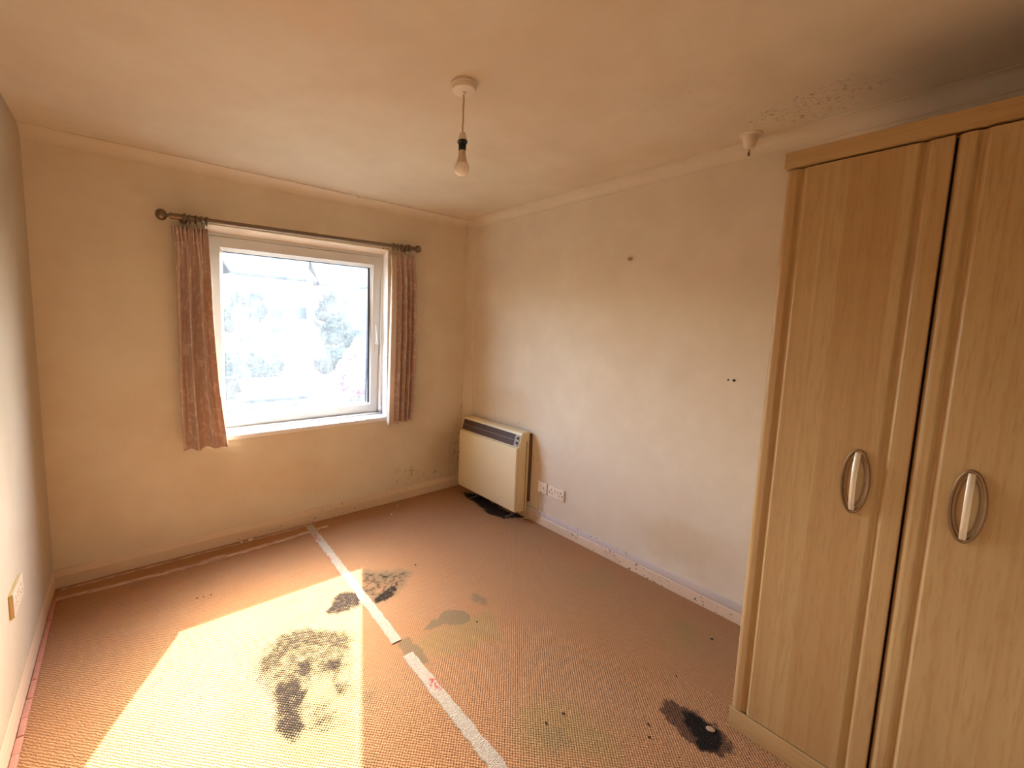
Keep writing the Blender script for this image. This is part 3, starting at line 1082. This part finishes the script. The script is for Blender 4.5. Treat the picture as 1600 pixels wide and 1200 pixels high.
bm = NB(); gstrip(bm, HY0 + .062, HY1 - .012, 0.03, 0.97, -.004, .0015)
gr = hlink('grille', bm, M['grille'])
bm = NB()
for k in range(46):
    y = HY0 + .068 + k * (HY1 - HY0 - .09) / 45
    gstrip(bm, y, y + .005, .06, .47, .0015, .0035)
    gstrip(bm, y, y + .005, .54, .94, .0015, .0035)
o = hlink('grille_louvres', bm, M['heater_back'], parent=gr)
o['kind'] = 'stuff'
bm = NB(); gstrip(bm, HY0 + .062, HY1 - .012, .485, .52, .0, .006)
hlink('grille_bar', bm, M['grille_bar'], parent=gr)
bm = NB(); gstrip(bm, HY0 + .014, HY0 + .060, .03, .97, -.004, .002)
cpn = hlink('control_panel', bm, M['grille_bar'])
for t in (.32, .70):
    p = ga + gd * t
    bm = NB(); lathe(bm, [(.011, 0), (.0105, .006), (.008, .009)], p + gn * .001 + Vector((0, HY0 + .030, 0)), gn, 16)
    hlink('control_knob', bm, M['grille'], True, cpn)
for y in (2.32, 2.76):
    bm = NB()
    box(bm, 2.29, 2.41, y - .012, y + .012, .0, .006, .002)
    box(bm, 2.36, 2.38, y - .010, y + .010, .004, .085)
    hlink('foot', bm, M['feet'])

# ------------------------------------------------------------------ electrical plates on the right wall
sp = empty('fused_switch', (XR, 2.078, .291))
tag(sp, 'square fused switch plate on the wall between heater and double socket', 'switch')


def wallplate(root, yc, zc, w_, h_, mat, depth=.011):
    bm = NB()
    box(bm, -depth, 0, -w_ / 2, w_ / 2, -h_ / 2, h_ / 2, .003)
    return link('face_plate', bm, mat, root, True)


wallplate(sp, 0, 0, .086, .086, M['socket'])
bm = NB(); box(bm, -.015, -.010, .008, .030, -.012, .014, .0015); link('rocker', bm, M['socket'], sp, True)
bm = NB(); box(bm, -.0135, -.010, -.028, -.002, -.020, .020, .0015); link('fuse_carrier', bm, M['white_plastic'], sp, True)
bm = NB(); box(bm, -.0145, -.0115, -.018, -.012, -.008, .008); link('fuse_slot', bm, M['hole'], sp)

ds = empty('double_socket', (XR, 1.948, .287))
tag(ds, 'white double power socket on the right wall beside the heater', 'socket')
wallplate(ds, 0, 0, .146, .086, M['socket'])
for s_ in (-1, 1):
    bm = NB(); box(bm, -.0150, -.0105, s_ * .012 - .006, s_ * .012 + .006, .004, .026, .0015)
    link('rocker', bm, M['white_plastic'], ds, True)
    bm = NB()
    c = s_ * .045
    box(bm, -.0118, -.0105, c - .003, c + .003, .010, .022)
    box(bm, -.0118, -.0105, c - .015, c - .009, -.012, -.005)
    box(bm, -.0118, -.0105, c + .009, c + .015, -.012, -.005)
    o = link('pin_holes', bm, M['hole'], ds)
for y in (-.060, .060):
    bm = NB(); lathe(bm, [(.0035, 0), (.0035, .001), (.002, .0016)], (-.0108, y, 0), (-1, 0, 0), 10)
    link('screw', bm, M['feet'], ds, True)

bm = NB()
tube(bm, curve_pts([(2.428, 2.088, .258), (2.420, 2.090, .235), (2.412, 2.098, .15), (2.405, 2.105, .075), (2.400, 2.140, .028), (2.395, 2.175, .018), (2.375, 2.196, .020), (2.34, 2.203, .012)], 8), .0045, 8)
cb = link('heater_cable', bm, M['flex_grey'], None, True)
tag(cb, 'pale flex looping from the fused switch down to the heater', 'cable')

# left wall socket on its yellowed box
lp = empty('wall_socket', (XL, 2.188, .443))
tag(lp, 'pale double socket low on the left wall on a yellowed box', 'socket')
bm = NB(); box(bm, 0, .007, -.089, .080, -.047, .045, .002); link('back_box', bm, M['yellow_plastic'], lp, True)
bm = NB(); box(bm, .0055, .0125, -.086, .088, -.043, .046, .002); link('face_plate', bm, M['dull_plate'], lp, True)
for s_ in (-1, 1):
    bm = NB(); box(bm, .012, .0150, s_ * .012 - .006, s_ * .012 + .006, .004, .026, .0015)
    link('rocker', bm, M['socket'], lp, True)
    c = s_ * .047
    bm = NB()
    box(bm, .012, .0129, c - .003, c + .003, .010, .022)
    box(bm, .012, .0129, c - .015, c - .009, -.012, -.005)
    box(bm, .012, .0129, c + .009, c + .015, -.012, -.005)
    link('pin_holes', bm, M['pin_pale'], lp)

# ------------------------------------------------------------------ wardrobe
XW = 1.760
W0, W1 = -0.222, 0.5265          # y extent
wd = empty('wardrobe', (2.05, (W0 + W1) / 2, 0))
tag(wd, 'tall maple-effect wardrobe with two grooved doors against the right wall', 'wardrobe')


def dlink(name, bm, mat, smooth=False, parent=wd):
    off = Vector(wd.location)
    bmesh.ops.translate(bm, verts=bm.verts[:], vec=-off)
    return link(name, bm, mat, parent, smooth)


ZD0, ZD1 = 0.082, 2.031
for y0, y1 in ((W1 - .018, W1), (W0, W0 + .018)):
    bm = NB(); box(bm, XW + .021, 2.405, y0, y1, 0.0, 2.035, .001)
    dlink('side_panel', bm, M['wood'])
bm = NB(); box(bm, XW + .024, 2.405, W0 + .018, W1 - .018, .06, .078); dlink('bottom_panel', bm, M['wood_side'])
bm = NB(); box(bm, XW + .024, 2.405, W0 + .018, W1 - .018, 2.012, 2.034); dlink('top_panel', bm, M['wood_side'])
bm = NB(); box(bm, 2.397, 2.404, W0 + .018, W1 - .018, .078, 2.012); dlink('back_panel', bm, M['wood'])
bm = NB(); box(bm, XW + .0235, XW + .026, W0 + .018, W1 - .018, .078, 2.030); dlink('inner_shadow_board', bm, M['dark_gap'])
bm = NB(); box(bm, XW - .004, XW + .016, W0 - .002, W1 + .003, 0.0, .078, .003); dlink('plinth', bm, M['wood_side'], True)
bm = NB()
box(bm, XW - .007, 2.405, W0 - .004, W1 + .006, 2.038, 2.090, .004)
dlink('cornice', bm, M['wood_side'], True)


def door_poly(ya, yb):
    """plan profile (x, y) of a door with rounded edges and two coves; ya > yb (left to right in view)"""
    P = []
    back = XW + .021
    P.append((back, ya))
    r = .018
    for k in range(11):
        a = k / 10 * math.pi / 2
        P.append((XW + r * (1 - math.sin(a)), ya - r * (1 - math.cos(a))))
    def groove(c, wd_=.014, dp=.0095):
        for k in range(13):
            t = k / 12
            P.append((XW + dp * (1 - math.cos(2 * math.pi * t)) / 2, c + wd_ * (1 - 2 * t)))
    groove(ya - .044)
    groove(yb + .053)
    for k in range(4):
        a = k / 3 * math.pi / 2
        P.append((XW + .003 * (1 - math.cos(a)), yb + .003 * (1 - math.sin(a))))
    P.append((back, yb))
    return P


def oval(bm, prof, cy_, cz_, n=40):
    """lathe-like ellipse shape on the door front: prof = (scale_y, scale_z, x)"""
    rings = []
    for a_, b_, x in prof:
        rings.append([bm.verts.new((x, cy_ + a_ * math.cos(2 * math.pi * k / n), cz_ + b_ * math.sin(2 * math.pi * k / n))) for k in range(n)])
    for a, d in zip(rings, rings[1:]):
        for k in range(n):
            bm.faces.new((a[k], a[(k + 1) % n], d[(k + 1) % n], d[k]))
    return rings


for ya, yb, hc in ((W1, 0.1545, 0.263), (0.1500, W0, 0.0375)):
    bm = NB(); prism(bm, door_poly(ya, yb), 'z', ZD0, ZD1)
    d = dlink('door', bm, M['wood'])
    zc = 1.048
    bm = NB()
    rg = oval(bm, [(.034, .102, XW + .004), (.034, .102, XW - .004), (.032, .099, XW - .0065), (.028, .094, XW - .005), (.0255, .090, XW + .001), (.0225, .083, XW + .0015), (.0215, .081, XW - .001), (.0185, .076, XW - .001), (.0175, .074, XW + .002)], hc, zc)
    bm.faces.new(rg[-1])
    dlink('handle_surround', bm, M['brass'], True, d)
    bm = NB()
    n_ = 15
    L_ = []
    for k in range(n_):
        t = k / (n_ - 1)
        z = zc - .092 + .184 * t
        bow = math.sin(math.pi * t) ** 0.7
        x = XW - .003 - .022 * bow
        hw = .0068
        L_.append([bm.verts.new((x, hc - hw, z)), bm.verts.new((x - .0025, hc - hw * .5, z)), bm.verts.new((x - .0025, hc + hw * .5, z)), bm.verts.new((x, hc + hw, z)), bm.verts.new((x + .005, hc + hw, z)), bm.verts.new((x + .005, hc - hw, z))])
    for a, b in zip(L_, L_[1:]):
        for k in range(6):
            bm.faces.new((a[k], a[(k + 1) % 6], b[(k + 1) % 6], b[k]))
    bm.faces.new(L_[0]); bm.faces.new(L_[-1][::-1])
    dlink('handle', bm, M['nickel'], True, d)

# ------------------------------------------------------------------ carpet tapes and edging


def strip_mesh(pts, widths, th=0.003, wob=0.0, base=0.001):
    """flat strip lying along a floor polyline"""
    bm = NB()
    rows = []
    n = len(pts)
    for i, p in enumerate(pts):
        a, b = pts[max(i - 1, 0)], pts[min(i + 1, n - 1)]
        dx, dy = b[0] - a[0], b[1] - a[1]
        l = math.hypot(dx, dy) or 1
        nx_, ny_ = -dy / l, dx / l
        w_ = widths[i] if isinstance(widths, list) else widths
        wl_, wr_ = w_ / 2 + random.uniform(-wob, wob), w_ / 2 + random.uniform(-wob, wob)
        zt = base + th + random.uniform(0, th * .3)
        rows.append([bm.verts.new((p[0] + nx_ * wl_, p[1] + ny_ * wl_, base)), bm.verts.new((p[0] + nx_ * wl_ * .9, p[1] + ny_ * wl_ * .9, zt)),
                     bm.verts.new((p[0] - nx_ * wr_ * .9, p[1] - ny_ * wr_ * .9, zt)), bm.verts.new((p[0] - nx_ * wr_, p[1] - ny_ * wr_, base))])
    for a, b in zip(rows, rows[1:]):
        for k in range(4):
            bm.faces.new((a[k], a[(k + 1) % 4], b[(k + 1) % 4], b[k]))
    bm.faces.new(rows[0]); bm.faces.new(rows[-1][::-1])
    return bm


def lerp_line(a, b, n):
    return [(a[0] + (b[0] - a[0]) * k / n, a[1] + (b[1] - a[1]) * k / n) for k in range(n + 1)]


tag(link('seam_tape', strip_mesh(lerp_line((0.992, 3.035), (0.944, 1.640), 70), .052, .0025, .003), M['tape']),
    'frayed white carpet seam tape running from the window wall', 'tape')
tag(link('seam_tape', strip_mesh(lerp_line((0.944, 1.545), (0.928, 0.30), 60), .056, .0025, .004), M['tape']),
    'frayed white carpet seam tape running on towards the camera', 'tape')
tag(link('edge_tape', strip_mesh([(x, 3.036) for x in np.linspace(XL + .03, 1.02, 40)], .020, .0015, .004), M['wall_tape']),
    'thin tape line lying right against the window wall skirting', 'tape')
tag(link('edge_tape', strip_mesh([(x, 2.945 - .038 * math.sin((x + .38) * 2.2)) for x in np.linspace(XL + .015, 1.10, 50)],   .034, .0018, .004), M['wall_tape']),
    'wider tape strip a hand away from the window wall skirting', 'tape')
bm = NB()
vs = [bm.verts.new(p) for p in ((.300, 2.928, .004), (.335, 2.895, .004), (.435, 2.902, .012), (.415, 2.925, .010))]
vt = [bm.verts.new(v.co + Vector((0, 0, .002))) for v in vs]
bm.faces.new(vs[::-1]); bm.faces.new(vt)
for k in range(4):
    bm.faces.new((vs[k], vs[(k + 1) % 4], vt[(k + 1) % 4], vt[k]))
tag(link('tape_flap', bm, M['wall_tape']), 'torn triangular flap of tape lifting off the carpet', 'tape')

# pink binding along the left wall: separate short lengths
eb = empty('carpet_edging', (XL + .012, 1.8, 0))
tag(eb, 'pink carpet edging strip in short lengths along the left wall', 'edging')
y = 2.93
segs = [.19, .15, .17, .12, .11, .10, .09, .08, .07, .085, .10, .09, .11, .12, .14, .16, .18, .2, .2, .2]
for k, L_ in enumerate(segs):
    if y - L_ < 0.1:
        break
    w_ = .019 + .004 * min(1, k / 8)
    bm = NB()
    box(bm, XL + .0052 + random.uniform(0, .002), XL + .004 + w_, y - L_ + .003, y, .001, .010 + random.uniform(0, .003), .003)
    bmesh.ops.translate(bm, verts=bm.verts[:], vec=-Vector(eb.location))
    o = link('edging_length', bm, M['tape_edge'], eb, True)
    o.rotation_euler.z = 0
    y -= L_


# ------------------------------------------------------------------ small debris and wall fixings
def crumb(name, x, y, r, mat, label, cat, group=None, z=0.0, flat=.5, seed=0):
    bm = NB()
    bmesh.ops.create_icosphere(bm, subdivisions=2, radius=r)
    for v in bm.verts:
        k = 1 + .45 * mn.noise(v.co * (1.6 / r) + Vector((seed * 3.1, seed, 0)))
        v.co = Vector((v.co.x * k * 1.25, v.co.y * k * .85, v.co.z * k * flat))
    o = link(name, bm, mat, None, True, (x, y, z + r * flat * .8))
    o.rotation_euler.z = seed * 1.3
    tag(o, label, cat, group)
    return o


M['crumb'] = plain('dark_crumb', (0.05, 0.028, 0.018), 0.9)
M['flake'] = plain('plaster_flake', (0.80, 0.68, 0.54), 0.8)
M['pebble'] = plain('bare_floor_chip', (0.42, 0.28, 0.19), 0.8)
G1 = 'dark crumbs on the carpet'
for k, (x, y, r, lb) in enumerate([
        (1.356, 2.146, .009, 'dark crumb on open carpet right of the long black mould patch'),
        (2.197, 0.765, .010, 'dark crumb on carpet near the right skirting and wardrobe'),
        (1.507, 0.711, .008, 'upper one of two dark crumbs left of the black burn by the wardrobe'),
        (1.460, 0.682, .008, 'lower one of two dark crumbs left of the black burn by the wardrobe'),
        (0.233, 2.539, .007, 'leftmost of three dark crumbs in shade between sun patch and tape'),
        (0.262, 2.532, .006, 'middle one of three dark crumbs in shade between sun patch and tape'),
        (0.297, 2.528, .006, 'rightmost of three dark crumbs in shade between sun patch and tape'),
        (1.338, 1.527, .008, 'dark crumb on the tan damp patch right of the seam tape'),
        (1.280, 0.933, .008, 'right dark crumb of a pair on the olive stain at the bottom'),
        (1.194, 0.946, .008, 'left dark crumb of a pair on the olive stain at the bottom'),
        (1.826, 0.758, .006, 'small dark crumb just above the black burn by the wardrobe')]):
    crumb('crumb', x, y, r * .62, M['crumb'], lb, 'debris', G1, seed=k + 1)
G2 = 'pale plaster flakes on the carpet'
for k, (x, y, r, lb) in enumerate([
        (1.579, 2.859, .007, 'pale plaster flake on carpet out from the window wall'),
        (1.700, 2.980, .006, 'pale plaster flake on carpet close to the heater corner skirting'),
        (0.600, 3.040, .014, 'pale plaster lump on the tape by the skirting under the window'),
        (0.545, 3.042, .010, 'smaller pale plaster lump on the tape by the skirting')]):
    crumb('plaster_flake', x, y, r, M['flake'], lb, 'debris', G2, seed=k + 20)
bm = NB(); lathe(bm, [(.016, 0), (.0155, .002), (.012, .003), (.004, .0035)], (0, 0, 0), n=20)
for v in bm.verts:
    v.co.x *= .75
o = link('floor_disc', bm, M['pebble'], None, True, (1.680, 0.560, 0.001))
o.rotation_euler.z = .6
tag(o, 'pale oval disc lying in the black burnt carpet patch', 'debris')

crumb('wall_filler', 0, 0, .018, plain('crumbly_filler', (0.50, 0.35, 0.19), 0.9, var=0.35), 'brown crumbly filler lump high on the right wall', 'wall fixing', None, seed=5).location = (XR - .002, 1.486, 1.918)
for k, (yy, r, lb) in enumerate(((.862, .0065, 'larger of two dark screw holes on the right wall by the wardrobe'), (.889, .0045, 'smaller of two dark screw holes on the right wall by the wardrobe'))):
    bm = NB(); lathe(bm, [(r, 0), (r, .002), (r * .5, .003)], (XR, yy, 1.2515), (-1, 0, 0), 12)
    tag(link('wall_plug', bm, M['hole'], None, True), lb, 'wall fixing', 'wall plugs on the right wall')
for k, (xx, lb) in enumerate(((1.604, 'left nail head above the right end of the window'), (1.636, 'right nail head above the window beside the curtain'))):
    bm = NB(); lathe(bm, [(.004, 0), (.004, .003), (.002, .004)], (xx, YB, 2.0695), (0, -1, 0), 10)
    tag(link('nail', bm, M['hole'], None, True), lb, 'wall fixing', 'nails above the window')


# ------------------------------------------------------------------ outdoors
def ter(x, y):
    t = min(1, max(0, (y - 9) / 75))
    return -3.1 + 9.5 * (t * t * (3 - 2 * t)) ** 0.9 + 0.5 * mn.noise(Vector((x * .08, y * .08, 0))) - 0.02 * (x - 9)


bm = NB()
nx, ny = 46, 50
V = [[bm.verts.new((-22 + 80 * i / nx, 3.9 + 116 * (j / ny) ** 1.4, ter(-22 + 80 * i / nx, 3.9 + 116 * (j / ny) ** 1.4))) for i in range(nx + 1)] for j in range(ny + 1)]
for j in range(ny):
    for i in range(nx):
        bm.faces.new((V[j][i], V[j][i + 1], V[j + 1][i + 1], V[j + 1][i]))
tag(link('hillside', bm, M['grass'], None, True), kind='structure')


def house(x, y, w_, d_, h_, rot, label, nwin=3):
    z = min(ter(x, y - d_ / 2), ter(x, y)) - .2
    r = empty('house', (x, y, z))
    r.rotation_euler.z = rot
    tag(r, label, 'house', 'houses on the hillside')
    bm = NB(); box(bm, -w_ / 2, w_ / 2, -d_ / 2, d_ / 2, 0, h_); link('house_wall', bm, M['render_wall'], r)
    bm = NB()
    e = .35
    prism(bm, [(-d_ / 2 - e, h_ - .1), (0, h_ + d_ * .36), (d_ / 2 + e, h_ - .1), (d_ / 2 + e, h_ + .08), (0, h_ + d_ * .36 + .2), (-d_ / 2 - e, h_ + .08)], 'x', -w_ / 2 - .3, w_ / 2 + .3)
    link('roof', bm, M['slate'], r)
    bm = NB(); box(bm, w_ * .28, w_ * .28 + .7, -.3, .3, h_ + d_ * .2, h_ + d_ * .36 + 1.2); link('chimney', bm, M['stone'], r)
    for k in range(nwin):
        cx = -w_ / 2 + w_ * (k + .5) / nwin
        for zz in ([1.0, 3.6] if h_ > 4.5 else [1.0]):
            bm = NB(); box(bm, cx - .55, cx + .55, -d_ / 2 - .05, -d_ / 2 + .05, zz, zz + 1.2)
            f = link('house_window', bm, M['render_wall'], r)
            bm = NB(); box(bm, cx - .47, cx + .47, -d_ / 2 - .07, -d_ / 2 - .04, zz + .08, zz + 1.12)
            link('pane', bm, M['out_glass'], f)


house(9.6, 43, 7, 7, 4.6, .2, 'pale house at the left of the nearer row up the hillside')
house(19.5, 45, 8, 7, 4.6, -.1, 'pale house at the right of the nearer row up the hillside')
house(14.5, 68, 9, 8, 5.0, .1, 'pale house at the left of the farther row up the hillside')
house(26.5, 70, 9, 8, 5.0, -.15, 'pale house at the right of the farther row up the hillside')


def tree(x, y, r, hh, label, mat='leaf', grp='trees on the hillside', nm='tree'):
    z = ter(x, y)
    t = empty(nm, (x, y, z))
    tag(t, label, 'tree' if nm == 'tree' else 'shrub', grp)
    bm = NB(); tube(bm, [(0, 0, -.3), (.05, .02, hh * .4), (.1, .0, hh * .75)], [r * .11, r * .08, r * .04], 8)
    link('trunk', bm, M['bark'], t, True)
    bm = NB()
    for k in range(9):
        a = k * 2.4
        c = Vector((math.cos(a) * r * .55 * (k % 3) / 2, math.sin(a) * r * .55 * (k % 3) / 2, hh * (.45 + .5 * k / 9)))
        mt = Matrix.Translation(c)
        res = bmesh.ops.create_icosphere(bm, subdivisions=4, radius=r * (.60 - .03 * k), matrix=mt)
        for v in res['verts']:
            dlt = v.co - c
            v.co = c + dlt * (1 + .40 * mn.noise(v.co * (2.2 / r)) + .32 * mn.noise(v.co * (8 / r)) + .28 * mn.noise(v.co * (19 / r)))
    link('crown', bm, M[mat], t)


tree(8.6, 55, 2.8, 7.5, 'leafy tree at the upper left of the hillside view')
tree(19.5, 78, 3.2, 8.5, 'large tree on the skyline above the houses')
tree(14.6, 38, 1.5, 3.9, 'round tree standing between the two nearer houses')
tree(24.5, 56, 2.6, 7.0, 'tall tree at the right of the hillside view')
tree(6.0, 31, 1.5, 3.8, 'small tree at the left just below the nearer houses')
tree(9.4, 24.5, 1.1, 1.8, 'wide low bush in the middle of the slope outside', nm='shrub', grp='shrubs in the garden')
tree(5.4, 23.0, 0.9, 1.5, 'small low bush at the left of the slope outside', nm='shrub', grp='shrubs in the garden')
tree(13.0, 33.0, 1.2, 2.2, 'rounded bush below the right nearer house', nm='shrub', grp='shrubs in the garden')
tree(11.6, 29, 1.2, 2.4, 'low bush at the right below the nearer houses', nm='shrub', grp='shrubs in the garden')
tree(8.0, 18.2, 1.1, 2.7, 'pink flowering shrub at the lower right outside the window', 'pink_leaf', 'shrubs in the garden', 'shrub')
tree(3.2, 19.0, 1.0, 2.2, 'green shrub at the lower left outside the window', nm='shrub', grp='shrubs in the garden')

# garden retaining wall
bm = NB(); box(bm, -.2, 22, 20.0, 20.5, -3.2, -1.2)
tag(link('garden_wall', bm, M['stone']), 'grey stone garden wall crossing the slope outside', 'wall')
# low shed with felt roof and dry reeds in front
sh_ = empty('garden_shed', (4.6, 16.4, -3.1))
tag(sh_, 'low dark felt-roofed shed in the garden below the window', 'shed')
bm = NB(); box(bm, -1.5, 1.5, -1.0, 1.0, 0, 1.9); link('shed_wall', bm, M['shed_wood'], sh_)
bm = NB(); prism(bm, [(-1.15, 1.85), (0, 2.45), (1.15, 1.85), (1.15, 1.93), (0, 2.53), (-1.15, 1.93)], 'x', -1.65, 1.65); link('shed_roof', bm, M['shed_felt'], sh_)
bm = NB()
for k in range(650):
    x = random.uniform(2.4, 6.6); y = random.uniform(14.1, 14.8)
    h_ = 1.75 + .45 * mn.noise(Vector((x * 1.3, 0, 3))) + random.uniform(-.3, .3)
    lx = random.uniform(-.2, .2)
    w2 = random.uniform(.018, .04)
    a = [bm.verts.new((x - w2, y, -3.1)), bm.verts.new((x + w2, y, -3.1)), bm.verts.new((x + lx, y - .05, -3.1 + h_))]
    b = bm.verts.new((x, y + w2, -3.1))
    bm.faces.new(a); bm.faces.new((a[1], b, a[2])); bm.faces.new((b, a[0], a[2]))
tag(link('tall_grass', bm, M['reed']), 'tall dry grass along the garden edge below the window', 'grass', kind='stuff')
